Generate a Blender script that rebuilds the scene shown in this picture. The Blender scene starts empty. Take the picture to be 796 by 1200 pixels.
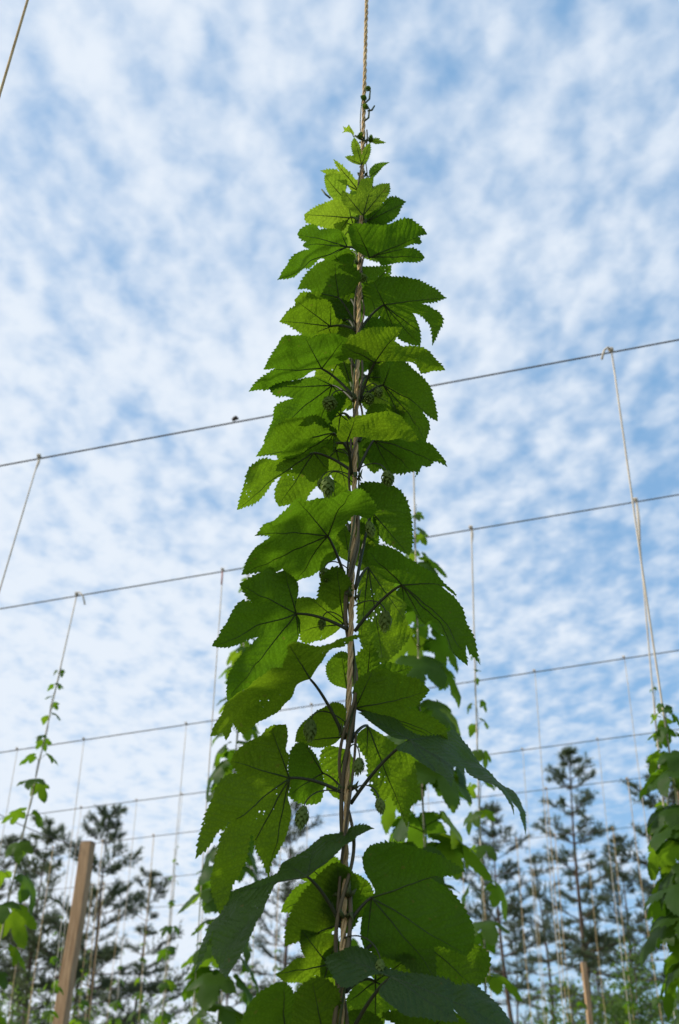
import bpy, math, random
from mathutils import Vector, Matrix, noise as mnoise
from mathutils.geometry import delaunay_2d_cdt

# ------------------------------------------------------------------ camera, sky, sun, exposure
scene = bpy.context.scene
COL = scene.collection
PITCH = math.radians(30.0)
FPX = 1215.0                       # focal length in photo pixels (796 x 1200)
CAM = Vector((0.0, 0.0, 1.40))
cd = bpy.data.cameras.new('camera')
cam = bpy.data.objects.new('camera', cd)
COL.objects.link(cam)
cam.location = CAM
cam.rotation_euler = (math.radians(90.0) + PITCH, 0.0, 0.0)
cd.sensor_fit = 'VERTICAL'
cd.sensor_height = 23.7
cd.sensor_width = 15.7
cd.lens = FPX * 23.7 / 1200.0
cd.clip_start = 0.05
cd.clip_end = 3000.0
cd.dof.use_dof = True
cd.dof.focus_distance = 1.86
cd.dof.aperture_fstop = 4.0
scene.camera = cam

SUN_EL = math.radians(40.0)
SUN_AZ = math.radians(-88.0)       # measured from +Y (view direction), negative = to the left
sdir = Vector((math.sin(SUN_AZ) * math.cos(SUN_EL), math.cos(SUN_AZ) * math.cos(SUN_EL), math.sin(SUN_EL)))
sl = bpy.data.lights.new('sun', 'SUN')
sl.energy = 4.0
sl.angle = math.radians(0.6)
sl.color = (1.0, 0.93, 0.80)
sun = bpy.data.objects.new('sun', sl)
COL.objects.link(sun)
sun.location = (-20, 10, 30)
sun.rotation_euler = (-sdir).to_track_quat('-Z', 'Y').to_euler()

world = bpy.data.worlds.new('World')
scene.world = world
world.use_nodes = True
nt = world.node_tree
nt.nodes.clear()
def wn(t, **kw):
    n = nt.nodes.new(t)
    for k, v in kw.items():
        setattr(n, k, v)
    return n
def wmath(op, a, b=None, clamp=False):
    n = wn('ShaderNodeMath', operation=op, use_clamp=clamp)
    for i, v in enumerate((a, b)):
        if v is None:
            continue
        if isinstance(v, (int, float)):
            n.inputs[i].default_value = v
        else:
            nt.links.new(v, n.inputs[i])
    return n.outputs[0]
out = wn('ShaderNodeOutputWorld')
bg = wn('ShaderNodeBackground')
bg.inputs['Strength'].default_value = 0.13
sky = wn('ShaderNodeTexSky', sky_type='NISHITA')
sky.sun_disc = False
sky.sun_elevation = SUN_EL
sky.sun_rotation = SUN_AZ
sky.air_density = 1.0
sky.dust_density = 0.6
sky.ozone_density = 1.0
tc = wn('ShaderNodeTexCoord')
sep = wn('ShaderNodeSeparateXYZ')
nt.links.new(tc.outputs['Generated'], sep.inputs[0])
zz = wmath('ADD', wmath('MAXIMUM', sep.outputs[2], 0.0), 0.10)
u = wmath('DIVIDE', sep.outputs[0], zz)
v = wmath('DIVIDE', sep.outputs[1], zz)
comb = wn('ShaderNodeCombineXYZ')
nt.links.new(u, comb.inputs[0]); nt.links.new(v, comb.inputs[1])
def wnoise(scale, detail, rough, dist, rot=0.0, sc=(1, 1, 1), loc=(0, 0, 0)):
    mp = wn('ShaderNodeMapping')
    mp.inputs['Rotation'].default_value = (0, 0, rot)
    mp.inputs['Scale'].default_value = sc
    mp.inputs['Location'].default_value = loc
    nt.links.new(comb.outputs[0], mp.inputs[0])
    n = wn('ShaderNodeTexNoise')
    n.inputs['Scale'].default_value = scale
    n.inputs['Detail'].default_value = detail
    n.inputs['Roughness'].default_value = rough
    n.inputs['Distortion'].default_value = dist
    nt.links.new(mp.outputs[0], n.inputs['Vector'])
    return n.outputs['Fac']
n1 = wnoise(20.0, 2.5, 0.45, 0.12, rot=0.55, sc=(1.0, 0.62, 1))      # cloud cells of an altocumulus layer
n2 = wnoise(2.3, 2.0, 0.5, 0.2, loc=(3.1, 1.7, 0))                 # where the layer is thick or thin
n3 = wnoise(38.0, 4.0, 0.55, 0.3, rot=0.9)                         # wisps
s = wmath('ADD', wmath('MULTIPLY', n1, 0.84), wmath('MULTIPLY', n2, 0.62))
s = wmath('ADD', s, wmath('MULTIPLY', n3, 0.32))
s = wmath('SUBTRACT', s, wmath('MULTIPLY', u, 0.26))               # the layer thins out to the east
mr = wn('ShaderNodeMapRange', interpolation_type='SMOOTHSTEP')
mr.inputs['From Min'].default_value = 0.50
mr.inputs['From Max'].default_value = 1.14
mr.inputs['To Min'].default_value = 0.0
mr.inputs['To Max'].default_value = 0.96
nt.links.new(s, mr.inputs['Value'])
mix = wn('ShaderNodeMix', data_type='RGBA')
nt.links.new(mr.outputs[0], mix.inputs[0])
skyg = wn('ShaderNodeMix', data_type='RGBA', blend_type='MULTIPLY')
skyg.inputs[0].default_value = 1.0
nt.links.new(sky.outputs[0], skyg.inputs[6])
skyg.inputs[7].default_value = (1.0, 1.0, 1.0, 1)
veil = wn('ShaderNodeMix', data_type='RGBA')                       # a thin even veil of high ice cloud in front of the blue
veil.inputs[0].default_value = 0.55
nt.links.new(skyg.outputs[2], veil.inputs[6])
veil.inputs[7].default_value = (2.4, 4.75, 7.75, 1)
nt.links.new(veil.outputs[2], mix.inputs[6])
mix.inputs[7].default_value = (6.35, 6.9, 7.6, 1)
nt.links.new(mix.outputs[2], bg.inputs['Color'])
nt.links.new(bg.outputs[0], out.inputs['Surface'])

scene.view_settings.view_transform = 'Standard'
scene.view_settings.look = 'None'
scene.view_settings.exposure = 0.0
scene.view_settings.gamma = 1.0
scene.view_settings.use_curve_mapping = False
scene.render.engine = 'CYCLES'
scene.cycles.max_bounces = 10
scene.cycles.transmission_bounces = 8
scene.cycles.transparent_max_bounces = 8

# ------------------------------------------------------------------ helpers
FWD = Vector((0, math.cos(PITCH), math.sin(PITCH)))
UPV = Vector((0, -math.sin(PITCH), math.cos(PITCH)))
GRADE = 0.09                        # the hop yard lies on a slope rising to the right
TA = math.tan(math.radians(8.0))    # the rows run at 8 degrees to the picture
def gz(x, y=0.0):
    return GRADE * x
def ray(px, py):
    return FWD + Vector((1, 0, 0)) * ((px - 398.0) / FPX) + UPV * ((600.0 - py) / FPX)
def P(px, py, D, ta=0.0):
    d = ray(px, py)
    t = D / (d.y + d.x * ta)
    return CAM + d * t

def link(o, parent=None):
    COL.objects.link(o)
    if parent is not None:
        o.parent = parent
    return o
def tag(o, label=None, cat=None, group=None, kind=None):
    if label: o['label'] = label
    if cat: o['category'] = cat
    if group: o['group'] = group
    if kind: o['kind'] = kind
    return o
def empty(name, loc):
    o = bpy.data.objects.new(name, None)
    o.location = loc
    o.empty_display_size = 0.1
    return link(o)

class MB:
    def __init__(self):
        self.v = []; self.f = []; self.a = {}
    def tube(self, pts, rad, n=6, cap=True):
        pts = [Vector(p) for p in pts]
        m = len(pts)
        base = len(self.v)
        prev = None
        for i, p in enumerate(pts):
            t = (pts[min(i + 1, m - 1)] - pts[max(i - 1, 0)])
            if t.length < 1e-9: t = Vector((0, 0, 1))
            t.normalize()
            if prev is None:
                a = Vector((1, 0, 0)) if abs(t.x) < 0.8 else Vector((0, 1, 0))
                x = (a - t * a.dot(t)).normalized()
            else:
                x = prev - t * prev.dot(t)
                x = x.normalized() if x.length > 1e-6 else Vector((1, 0, 0))
            prev = x
            y = t.cross(x)
            r = rad[i] if isinstance(rad, (list, tuple)) else rad
            for k in range(n):
                c = 2 * math.pi * k / n
                self.v.append(p + x * (r * math.cos(c)) + y * (r * math.sin(c)))
        for i in range(m - 1):
            for k in range(n):
                a = base + i * n + k; b = base + i * n + (k + 1) % n
                self.f.append((a, b, b + n, a + n))
        if cap:
            self.f.append(tuple(base + k for k in range(n))[::-1])
            self.f.append(tuple(base + (m - 1) * n + k for k in range(n)))
    def build(self, name, mat, parent=None, origin=None, smooth=True):
        o_ = Vector(origin) if origin is not None else Vector((0, 0, 0))
        me = bpy.data.meshes.new(name)
        me.from_pydata([tuple(p - o_) for p in self.v], [], self.f)
        me.materials.append(mat)
        if smooth:
            me.polygons.foreach_set('use_smooth', [True] * len(me.polygons))
        for k, vals in self.a.items():
            at = me.attributes.new(k, 'FLOAT_VECTOR', 'POINT')
            at.data.foreach_set('vector', [c for q in vals for c in q])
        me.update()
        o = bpy.data.objects.new(name, me)
        link(o, parent)
        if parent is not None:
            o.location = o_ - Vector(parent_world(parent))
        else:
            o.location = o_
        return o
def parent_world(p):
    v_ = Vector(p.location)
    while p.parent is not None:
        p = p.parent
        v_ = v_ + Vector(p.location)
    return v_

def bez(p0, p1, p2, p3, n):
    r = []
    for i in range(n + 1):
        t = i / n; q = 1 - t
        r.append(p0 * q ** 3 + p1 * (3 * q * q * t) + p2 * (3 * q * t * t) + p3 * t ** 3)
    return r

# ------------------------------------------------------------------ materials
def new_mat(name):
    m = bpy.data.materials.new(name)
    m.use_nodes = True
    m.node_tree.nodes.clear()
    return m, m.node_tree
class NT:
    def __init__(self, t): self.t = t
    def n(self, typ, **kw):
        x = self.t.nodes.new(typ)
        for k, v_ in kw.items(): setattr(x, k, v_)
        return x
    def l(self, a, b): self.t.links.new(a, b)
    def m(self, op, a, b=None, c=None, clamp=False):
        x = self.n('ShaderNodeMath', operation=op, use_clamp=clamp)
        for i, v_ in enumerate((a, b, c)):
            if v_ is None: continue
            if isinstance(v_, (int, float)): x.inputs[i].default_value = v_
            else: self.l(v_, x.inputs[i])
        return x.outputs[0]
    def mixc(self, f, a, b, blend='MIX'):
        x = self.n('ShaderNodeMix', data_type='RGBA', blend_type=blend)
        for i, v_ in ((0, f), (6, a), (7, b)):
            if isinstance(v_, (int, float)): x.inputs[i].default_value = v_
            elif isinstance(v_, tuple): x.inputs[i].default_value = (*v_, 1)
            else: self.l(v_, x.inputs[i])
        return x.outputs[2]
    def noise(self, scale, detail=3, rough=0.5, vec=None):
        x = self.n('ShaderNodeTexNoise')
        x.inputs['Scale'].default_value = scale
        x.inputs['Detail'].default_value = detail
        x.inputs['Roughness'].default_value = rough
        if vec is not None: self.l(vec, x.inputs['Vector'])
        return x.outputs['Fac']

def leaf_material(name, top, under, trans, tfac, holes=False, fine=True, spec=0.34):
    m, t = new_mat(name)
    k = NT(t)
    o = k.n('ShaderNodeOutputMaterial')
    geo = k.n('ShaderNodeNewGeometry')
    oi = k.n('ShaderNodeObjectInfo')
    tcx = k.n('ShaderNodeTexCoord')
    obj = tcx.outputs['Object']
    big = k.noise(14.0, 3, 0.6, obj)
    colT = k.mixc(big, tuple(c * 0.72 for c in top), tuple(c * 1.3 for c in top))
    colU = k.mixc(big, tuple(c * 0.82 for c in under), tuple(c * 1.2 for c in under))
    colX = k.mixc(big, tuple(c * 0.78 for c in trans), tuple(c * 1.22 for c in trans))
    # leaf to leaf difference
    hsv = k.n('ShaderNodeHueSaturation')
    rv = k.m('MULTIPLY_ADD', oi.outputs['Random'], 0.45, 0.78)
    k.l(rv, hsv.inputs['Value'])
    k.l(k.m('MULTIPLY_ADD', oi.outputs['Random'], -0.03, 0.512), hsv.inputs['Hue'])
    k.l(colX, hsv.inputs['Color'])
    colX = hsv.outputs[0]
    base = k.mixc(geo.outputs['Backfacing'], colT, colU)
    if fine:
        # a few yellowed and browned specks
        sp_ = k.n('ShaderNodeMapRange', interpolation_type='SMOOTHSTEP')
        sp_.inputs['From Min'].default_value = 0.69
        sp_.inputs['From Max'].default_value = 0.76
        k.l(k.noise(75.0, 2, 0.5, obj), sp_.inputs['Value'])
        spk = k.m('MULTIPLY', sp_.outputs[0], 0.55)
        base = k.mixc(spk, base, (0.16, 0.12, 0.03))
        colX = k.mixc(spk, colX, (0.22, 0.20, 0.03))
    nrm = None
    if fine:
        at = k.n('ShaderNodeAttribute', attribute_name='lv')
        sp = k.n('ShaderNodeSeparateXYZ')
        k.l(at.outputs['Vector'], sp.inputs[0])
        ss, dd, rr = sp.outputs
        wob = k.m('MULTIPLY', k.m('SUBTRACT', k.noise(34.0, 3, 0.55, obj), 0.5), 0.017)
        ph = k.m('ADD', k.m('SUBTRACT', ss, k.m('MULTIPLY', dd, 0.85)), wob)
        fr = k.m('FRACT', k.m('DIVIDE', ph, 0.0125))
        tri = k.m('MULTIPLY', k.m('ABSOLUTE', k.m('SUBTRACT', fr, 0.5)), 2.0)     # 1 on a lateral vein, 0 half-way
        vein = k.n('ShaderNodeMapRange', interpolation_type='SMOOTHSTEP')
        vein.inputs['From Min'].default_value = 0.80
        vein.inputs['From Max'].default_value = 0.97
        k.l(tri, vein.inputs['Value'])
        vv = k.m('MULTIPLY', vein.outputs[0], 0.32)
        vc = k.n('ShaderNodeTexVoronoi', feature='DISTANCE_TO_EDGE')
        vc.inputs['Scale'].default_value = 170.0
        k.l(obj, vc.inputs['Vector'])
        net = k.m('MULTIPLY', k.m('SUBTRACT', 1.0, k.m('MULTIPLY', vc.outputs['Distance'], 5.0), clamp=True), 0.34)
        dark = k.m('MAXIMUM', vv, net)
        colX = k.mixc(dark, colX, tuple(c * 0.30 for c in trans))
        base = k.mixc(k.m('MULTIPLY', dark, 0.55), base, tuple(c * 1.5 for c in under))
        hgt = k.m('ADD', k.m('MULTIPLY', k.m('POWER', tri, 1.6), -0.75), k.m('MULTIPLY', vc.outputs['Distance'], 1.1))
        bp = k.n('ShaderNodeBump')
        bp.inputs['Strength'].default_value = 0.55
        bp.inputs['Distance'].default_value = 0.0022
        k.l(hgt, bp.inputs['Height'])
        nrm = bp.outputs[0]
    pr = k.n('ShaderNodeBsdfPrincipled')
    k.l(base, pr.inputs['Base Color'])
    ro = k.m('MULTIPLY_ADD', geo.outputs['Backfacing'], 0.20, 0.50)
    k.l(ro, pr.inputs['Roughness'])
    k.l(k.m('MULTIPLY_ADD', geo.outputs['Backfacing'], -0.6 * spec, spec), pr.inputs['Specular IOR Level'])
    tr = k.n('ShaderNodeBsdfTranslucent')
    k.l(colX, tr.inputs['Color'])
    if nrm is not None:
        k.l(nrm, pr.inputs['Normal']); k.l(nrm, tr.inputs['Normal'])
    mx = k.n('ShaderNodeMixShader')
    mx.inputs[0].default_value = tfac
    k.l(pr.outputs[0], mx.inputs[1]); k.l(tr.outputs[0], mx.inputs[2])
    last = mx.outputs[0]
    if holes:
        # small feeding holes, clustered on some leaves
        v2 = k.n('ShaderNodeTexVoronoi')
        v2.inputs['Scale'].default_value = 120.0
        k.l(obj, v2.inputs['Vector'])
        cl = k.noise(16.0, 1, 0.5, obj)
        thr = k.m('MULTIPLY', k.m('SUBTRACT', cl, 0.60, clamp=True), 1.7)
        thr = k.m('MULTIPLY', thr, k.m('GREATER_THAN', oi.outputs['Random'], 0.35))
        hole = k.m('LESS_THAN', v2.outputs['Distance'], thr)
        tp = k.n('ShaderNodeBsdfTransparent')
        m2 = k.n('ShaderNodeMixShader')
        k.l(hole, m2.inputs[0]); k.l(last, m2.inputs[1]); k.l(tp.outputs[0], m2.inputs[2])
        last = m2.outputs[0]
    k.l(last, o.inputs['Surface'])
    return m

def plain_material(name, c1, c2, scale=20.0, rough=0.7, bump=0.0, stretch=(1, 1, 1), spec=0.3, bdist=0.004):
    m, t = new_mat(name)
    k = NT(t)
    o = k.n('ShaderNodeOutputMaterial')
    tcx = k.n('ShaderNodeTexCoord')
    mp = k.n('ShaderNodeMapping')
    mp.inputs['Scale'].default_value = stretch
    k.l(tcx.outputs['Object'], mp.inputs[0])
    nz = k.noise(scale, 5, 0.6, mp.outputs[0])
    rp = k.n('ShaderNodeMapRange')
    rp.inputs['From Min'].default_value = 0.3; rp.inputs['From Max'].default_value = 0.7
    k.l(nz, rp.inputs['Value'])
    pr = k.n('ShaderNodeBsdfPrincipled')
    k.l(k.mixc(rp.outputs[0], c1, c2), pr.inputs['Base Color'])
    pr.inputs['Roughness'].default_value = rough
    pr.inputs['Specular IOR Level'].default_value = spec
    if bump:
        b = k.n('ShaderNodeBump')
        b.inputs['Strength'].default_value = bump
        b.inputs['Distance'].default_value = bdist
        k.l(nz, b.inputs['Height']); k.l(b.outputs[0], pr.inputs['Normal'])
    k.l(pr.outputs[0], o.inputs['Surface'])
    return m

M = {}
M['leaf'] = leaf_material('hop_leaf', (0.026, 0.058, 0.014), (0.048, 0.090, 0.014), (0.165, 0.330, 0.008), 0.45, holes=True, spec=0.42)
M['young'] = leaf_material('hop_leaf_young', (0.050, 0.110, 0.020), (0.075, 0.140, 0.018), (0.27, 0.45, 0.022), 0.50, spec=0.26)
M['leaf_far'] = leaf_material('hop_leaf_far', (0.036, 0.080, 0.014), (0.055, 0.110, 0.016), (0.17, 0.33, 0.012), 0.48, fine=False, spec=0.15)
M['vein'] = plain_material('hop_vein', (0.035, 0.065, 0.018), (0.055, 0.085, 0.022), 60, 0.6)
M['petiole'] = plain_material('hop_petiole', (0.030, 0.042, 0.018), (0.050, 0.050, 0.026), 40, 0.55, 0.2)
M['bine'] = plain_material('hop_bine', (0.075, 0.062, 0.034), (0.20, 0.155, 0.085), 45, 0.7, 0.4, (1, 1, 0.15))
M['bine_green'] = plain_material('hop_bine_green', (0.045, 0.075, 0.020), (0.090, 0.110, 0.040), 45, 0.6, 0.3, (1, 1, 0.2))
M['cone'] = leaf_material('hop_cone', (0.17, 0.23, 0.06), (0.17, 0.23, 0.06), (0.30, 0.42, 0.07), 0.4, fine=False)
M['twine'] = plain_material('coir_twine', (0.48, 0.31, 0.14), (0.72, 0.53, 0.28), 120, 0.9, 0.9, (1, 1, 0.25), 0.15)
M['twine_pale'] = plain_material('sun_bleached_twine', (0.58, 0.49, 0.38), (0.74, 0.65, 0.53), 50, 0.9, 0.5, (1, 1, 0.2), 0.15)
M['tape'] = plain_material('red_tape', (0.45, 0.16, 0.12), (0.55, 0.22, 0.17), 40, 0.6)
M['wire'] = plain_material('steel_cable', (0.075, 0.070, 0.066), (0.16, 0.145, 0.13), 30, 0.55, 0.4, (0.2, 1, 1), 0.5)
M['wood'] = plain_material('post_timber', (0.27, 0.16, 0.085), (0.56, 0.37, 0.21), 11, 0.85, 0.9, (5, 5, 0.30), 0.2)
M['wood_end'] = plain_material('post_end_grain', (0.20, 0.13, 0.08), (0.28, 0.19, 0.12), 30, 0.85, 0.4)
M['bolt'] = plain_material('rusty_bolt', (0.05, 0.04, 0.035), (0.10, 0.07, 0.05), 60, 0.6)
M['bark'] = plain_material('pine_bark', (0.085, 0.062, 0.048), (0.17, 0.12, 0.09), 9, 0.9, 0.7, (1, 1, 0.4), 0.1, 0.03)
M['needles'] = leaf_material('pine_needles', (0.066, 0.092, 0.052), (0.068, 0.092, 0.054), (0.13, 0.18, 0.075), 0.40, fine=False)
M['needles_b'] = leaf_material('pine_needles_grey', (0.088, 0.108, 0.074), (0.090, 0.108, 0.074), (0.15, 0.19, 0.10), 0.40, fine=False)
M['birch_leaf'] = leaf_material('shrub_leaf', (0.07, 0.125, 0.03), (0.09, 0.15, 0.04), (0.20, 0.33, 0.04), 0.4, fine=False)
M['ground'] = plain_material('ground_soil', (0.075, 0.085, 0.035), (0.14, 0.115, 0.075), 1.3, 0.95, 0.8, (1, 1, 1), 0.1, 0.05)
M['grass'] = leaf_material('grass_blade', (0.05, 0.10, 0.025), (0.06, 0.11, 0.03), (0.15, 0.28, 0.03), 0.35, fine=False)

# ------------------------------------------------------------------ ground
random.seed(5)
g = MB()
nx = 70
def gc(i):
    q = (i / nx) * 2 - 1
    return math.copysign(abs(q) ** 2.6, q) * 900.0
for j in range(nx + 1):
    for i in range(nx + 1):
        x, y = gc(i), gc(j)
        fall = max(-6.0, min(6.0, x))
        far = max(0.0, abs(x) - 6.0)
        z = GRADE * x if abs(x) < 40 else GRADE * math.copysign(40 + 12 * (1 - math.exp(-(abs(x) - 40) / 60)), x)
        z += 0.02 * mnoise.noise((x * 1.3, y * 1.3, 0))
        g.v.append(Vector((x, y, z)))
for j in range(nx):
    for i in range(nx):
        a = j * (nx + 1) + i
        g.f.append((a, a + 1, a + nx + 2, a + nx + 1))
tag(g.build('ground', M['ground']), kind='structure')

# grass between the rows (nobody could count it)
gr = MB()
rg = random.Random(11)
for q in range(9000):
    x = rg.uniform(-9, 9); y = rg.uniform(-3, 22)
    z = gz(x)
    h = rg.uniform(0.05, 0.22); a = rg.uniform(0, 6.283); w = rg.uniform(0.003, 0.007)
    dx, dy = math.cos(a), math.sin(a); lean = rg.uniform(0.1, 0.6) * h
    b = len(gr.v)
    gr.v += [Vector((x - dy * w, y + dx * w, z - 0.03)), Vector((x + dy * w, y - dx * w, z - 0.03)),
             Vector((x + dx * lean * 0.4 + dy * w, y + dy * lean * 0.4 - dx * w, z + h * 0.6)),
             Vector((x + dx * lean, y + dy * lean, z + h)),
             Vector((x + dx * lean * 0.4 - dy * w, y + dy * lean * 0.4 + dx * w, z + h * 0.6))]
    gr.f.append((b, b + 1, b + 2, b + 3, b + 4))
tag(gr.build('grass', M['grass']), 'rough green grass growing between the hop rows', 'grass', kind='stuff')

# ------------------------------------------------------------------ overhead wires
class Wire:
    def __init__(self, D, pl, pr_):
        self.D = D
        self.a = P(pl[0], pl[1], D, TA); self.b = P(pr_[0], pr_[1], D, TA)
        d = self.b - self.a
        self.d = d / d.x                      # per metre of x
    def at(self, x):
        return self.a + self.d * (x - self.a.x)
    def at_px(self, px):
        # the point of this wire seen at picture column px
        lo, hi = -40.0, 40.0
        for _ in range(60):
            mid = (lo + hi) / 2
            q = self.at(mid) - CAM
            c = 398 + FPX * q.x / q.dot(FWD)
            if c < px: lo = mid
            else: hi = mid
        return self.at((lo + hi) / 2)
D0 = 1.65
W = {
    1: Wire(5.00, (0, 543), (796, 395)),
    2: Wire(6.90, (0, 711), (796, 577)),
    3: Wire(10.2, (0, 880), (796, 760)),
    4: Wire(13.1, (0, 958), (796, 853)),
    5: Wire(15.6, (0, 1000), (796, 905)),
    6: Wire(19.0, (0, 1048), (796, 962)),
    7: Wire(22.5, (0, 1080), (796, 1003)),
}
def make_wire(wr, label, x0, x1, r, sag=0.02):
    pts = []
    n = 24
    for i in range(n + 1):
        t = i / n
        x = x0 + (x1 - x0) * t
        p = wr.at(x)
        p.z -= sag * 4 * t * (1 - t)
        pts.append(p)
    m = MB()
    m.tube(pts, r, 6)
    # second lay of the cable, twisted round the first, so the line is not a plain rod
    o = m.build('trellis_wire', M['wire'], origin=pts[n // 2])
    tag(o, label, 'wire', 'trellis wires strung across the hop yard')
    return o
wl = {
 1: 'dark trellis wire crossing behind the big hop plant, with a small clip on it',
 2: 'second trellis wire carrying the twine with the reddish end',
 3: 'third trellis wire, thin and grey, well below the one with the reddish twine end',
 4: 'thin trellis wire just above the tops of the pines',
 5: 'faint trellis wire level with the tops of the tallest pines',
 6: 'faint far trellis wire crossing in front of the pine crowns',
 7: 'farthest trellis wire running behind all the hop rows'}
wires = {}
for k_, wr in W.items():
    half = 7 + wr.D * 0.55
    wires[k_] = make_wire(wr, wl[k_], -half, half, 0.0048 if k_ < 3 else 0.0055)
clip = MB()
cp = W[1].at_px(276)
clip.tube([cp + Vector((-0.018, 0, -0.004)), cp + Vector((-0.008, 0, 0.004)), cp + Vector((0.004, 0, 0.014)), cp + Vector((0.016, 0, 0.004))], [0.008, 0.014, 0.013, 0.007], 8)
clip.build('wire_clip', M['bolt'], wires[1], origin=cp)
# wire above the row of the big plant (above the picture)
W0 = Wire(D0, (38, 0), (430, -50))
W0.a = Vector((-0.8, D0, 5.05 - 0.06)); W0.d = Vector((1, 0, GRADE))
wires[0] = make_wire(W0, 'trellis wire overhead holding the twine of the big hop plant', -7, 7, 0.0045)

# a slack guy line coming down to the wooden post
# ------------------------------------------------------------------ twines
def helix_strands(path, nstr, R, r, pitch, seg, mb, phase=0.0, n=5, wob=0.0, seed=0):
    # path: straight list of two points
    a, b = path
    L = (b - a).length
    t = (b - a).normalized()
    x = Vector((1, 0, 0)); x = (x - t * x.dot(t)).normalized(); y = t.cross(x)
    N = max(4, int(L / seg))
    for s_ in range(nstr):
        pts = []
        for i in range(N + 1):
            l = L * i / N
            c = phase + 2 * math.pi * (l / pitch + s_ / nstr)
            RR = R * (1 + wob * mnoise.noise((l * 7.0, s_ * 3.1 + seed, 1.0)))
            pts.append(a + t * l + x * (RR * math.cos(c)) + y * (RR * math.sin(c)))
        mb.tube(pts, r, n)

def twine(top, bottom, label, r, mat='twine_pale', group=None, tail=None, tape=False, doubled=0.0, slack=0.0, cat='twine'):
    root = empty('hanging_twine', bottom)
    m = MB()
    n = 14
    pts = []
    for i in range(n + 1):
        t = i / n
        p = bottom.lerp(top, t)
        p.y += slack * math.sin(math.pi * t); p.x += 0.3 * slack * math.sin(2.3 * math.pi * t)
        pts.append(p)
    m.tube(pts, r, 6)
    m.build('cord', M[mat], root, origin=bottom)
    kn = MB()
    pts = []
    for i in range(25):
        c = 2 * math.pi * i / 8
        pts.append(top + Vector((-0.012 + 0.024 * i / 24, math.cos(c) * (r + 0.007), math.sin(c) * (r + 0.007))))
    kn.tube(pts, r * 0.9, 5)
    kn.build('knot', M[mat], root, origin=top)
    if tail:
        tl = MB()
        L, sx = tail
        tl.tube([top, top + Vector((sx * 0.02, -0.012, 0.008)), top + Vector((sx * L * 0.55, -0.02, -L * 0.25)), top + Vector((sx * L * 0.8, -0.02, -L))], r * 1.3, 5)
        tl.build('loose_end', M[mat], root, origin=top)
    if tape:
        tp = MB()
        tp.tube([top.lerp(bottom, 0.004), top.lerp(bottom, 0.026)], r * 1.7, 6)
        tp.build('tape_wrap', M['tape'], root, origin=top)
    if doubled:
        db = MB()
        q = top.lerp(bottom, doubled / (top - bottom).length)
        db.tube([top + Vector((r * 1.6, 0, 0)), top.lerp(q, 0.5) + Vector((r * 2.2, 0, 0)), q + Vector((r * 0.8, 0, 0))], [r * 1.1, r * 1.3, r * 0.8], 5)
        db.build('doubled_end', M[mat], root, origin=top)
    return tag(root, label, cat, group)

def drop(wr, px, low=None):
    """top point on the wire at column px; bottom on the ground, passing picture point low"""
    t = wr.at_px(px)
    if low is None:
        return t, Vector((t.x, t.y, gz(t.x)))
    q = P(low[0], low[1], t.y)
    d = (q - t) / (q.z - t.z)
    x = t.x
    for _ in range(4):
        b = t + d * (gz(x) - t.z); x = b.x
    return t, b

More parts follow.
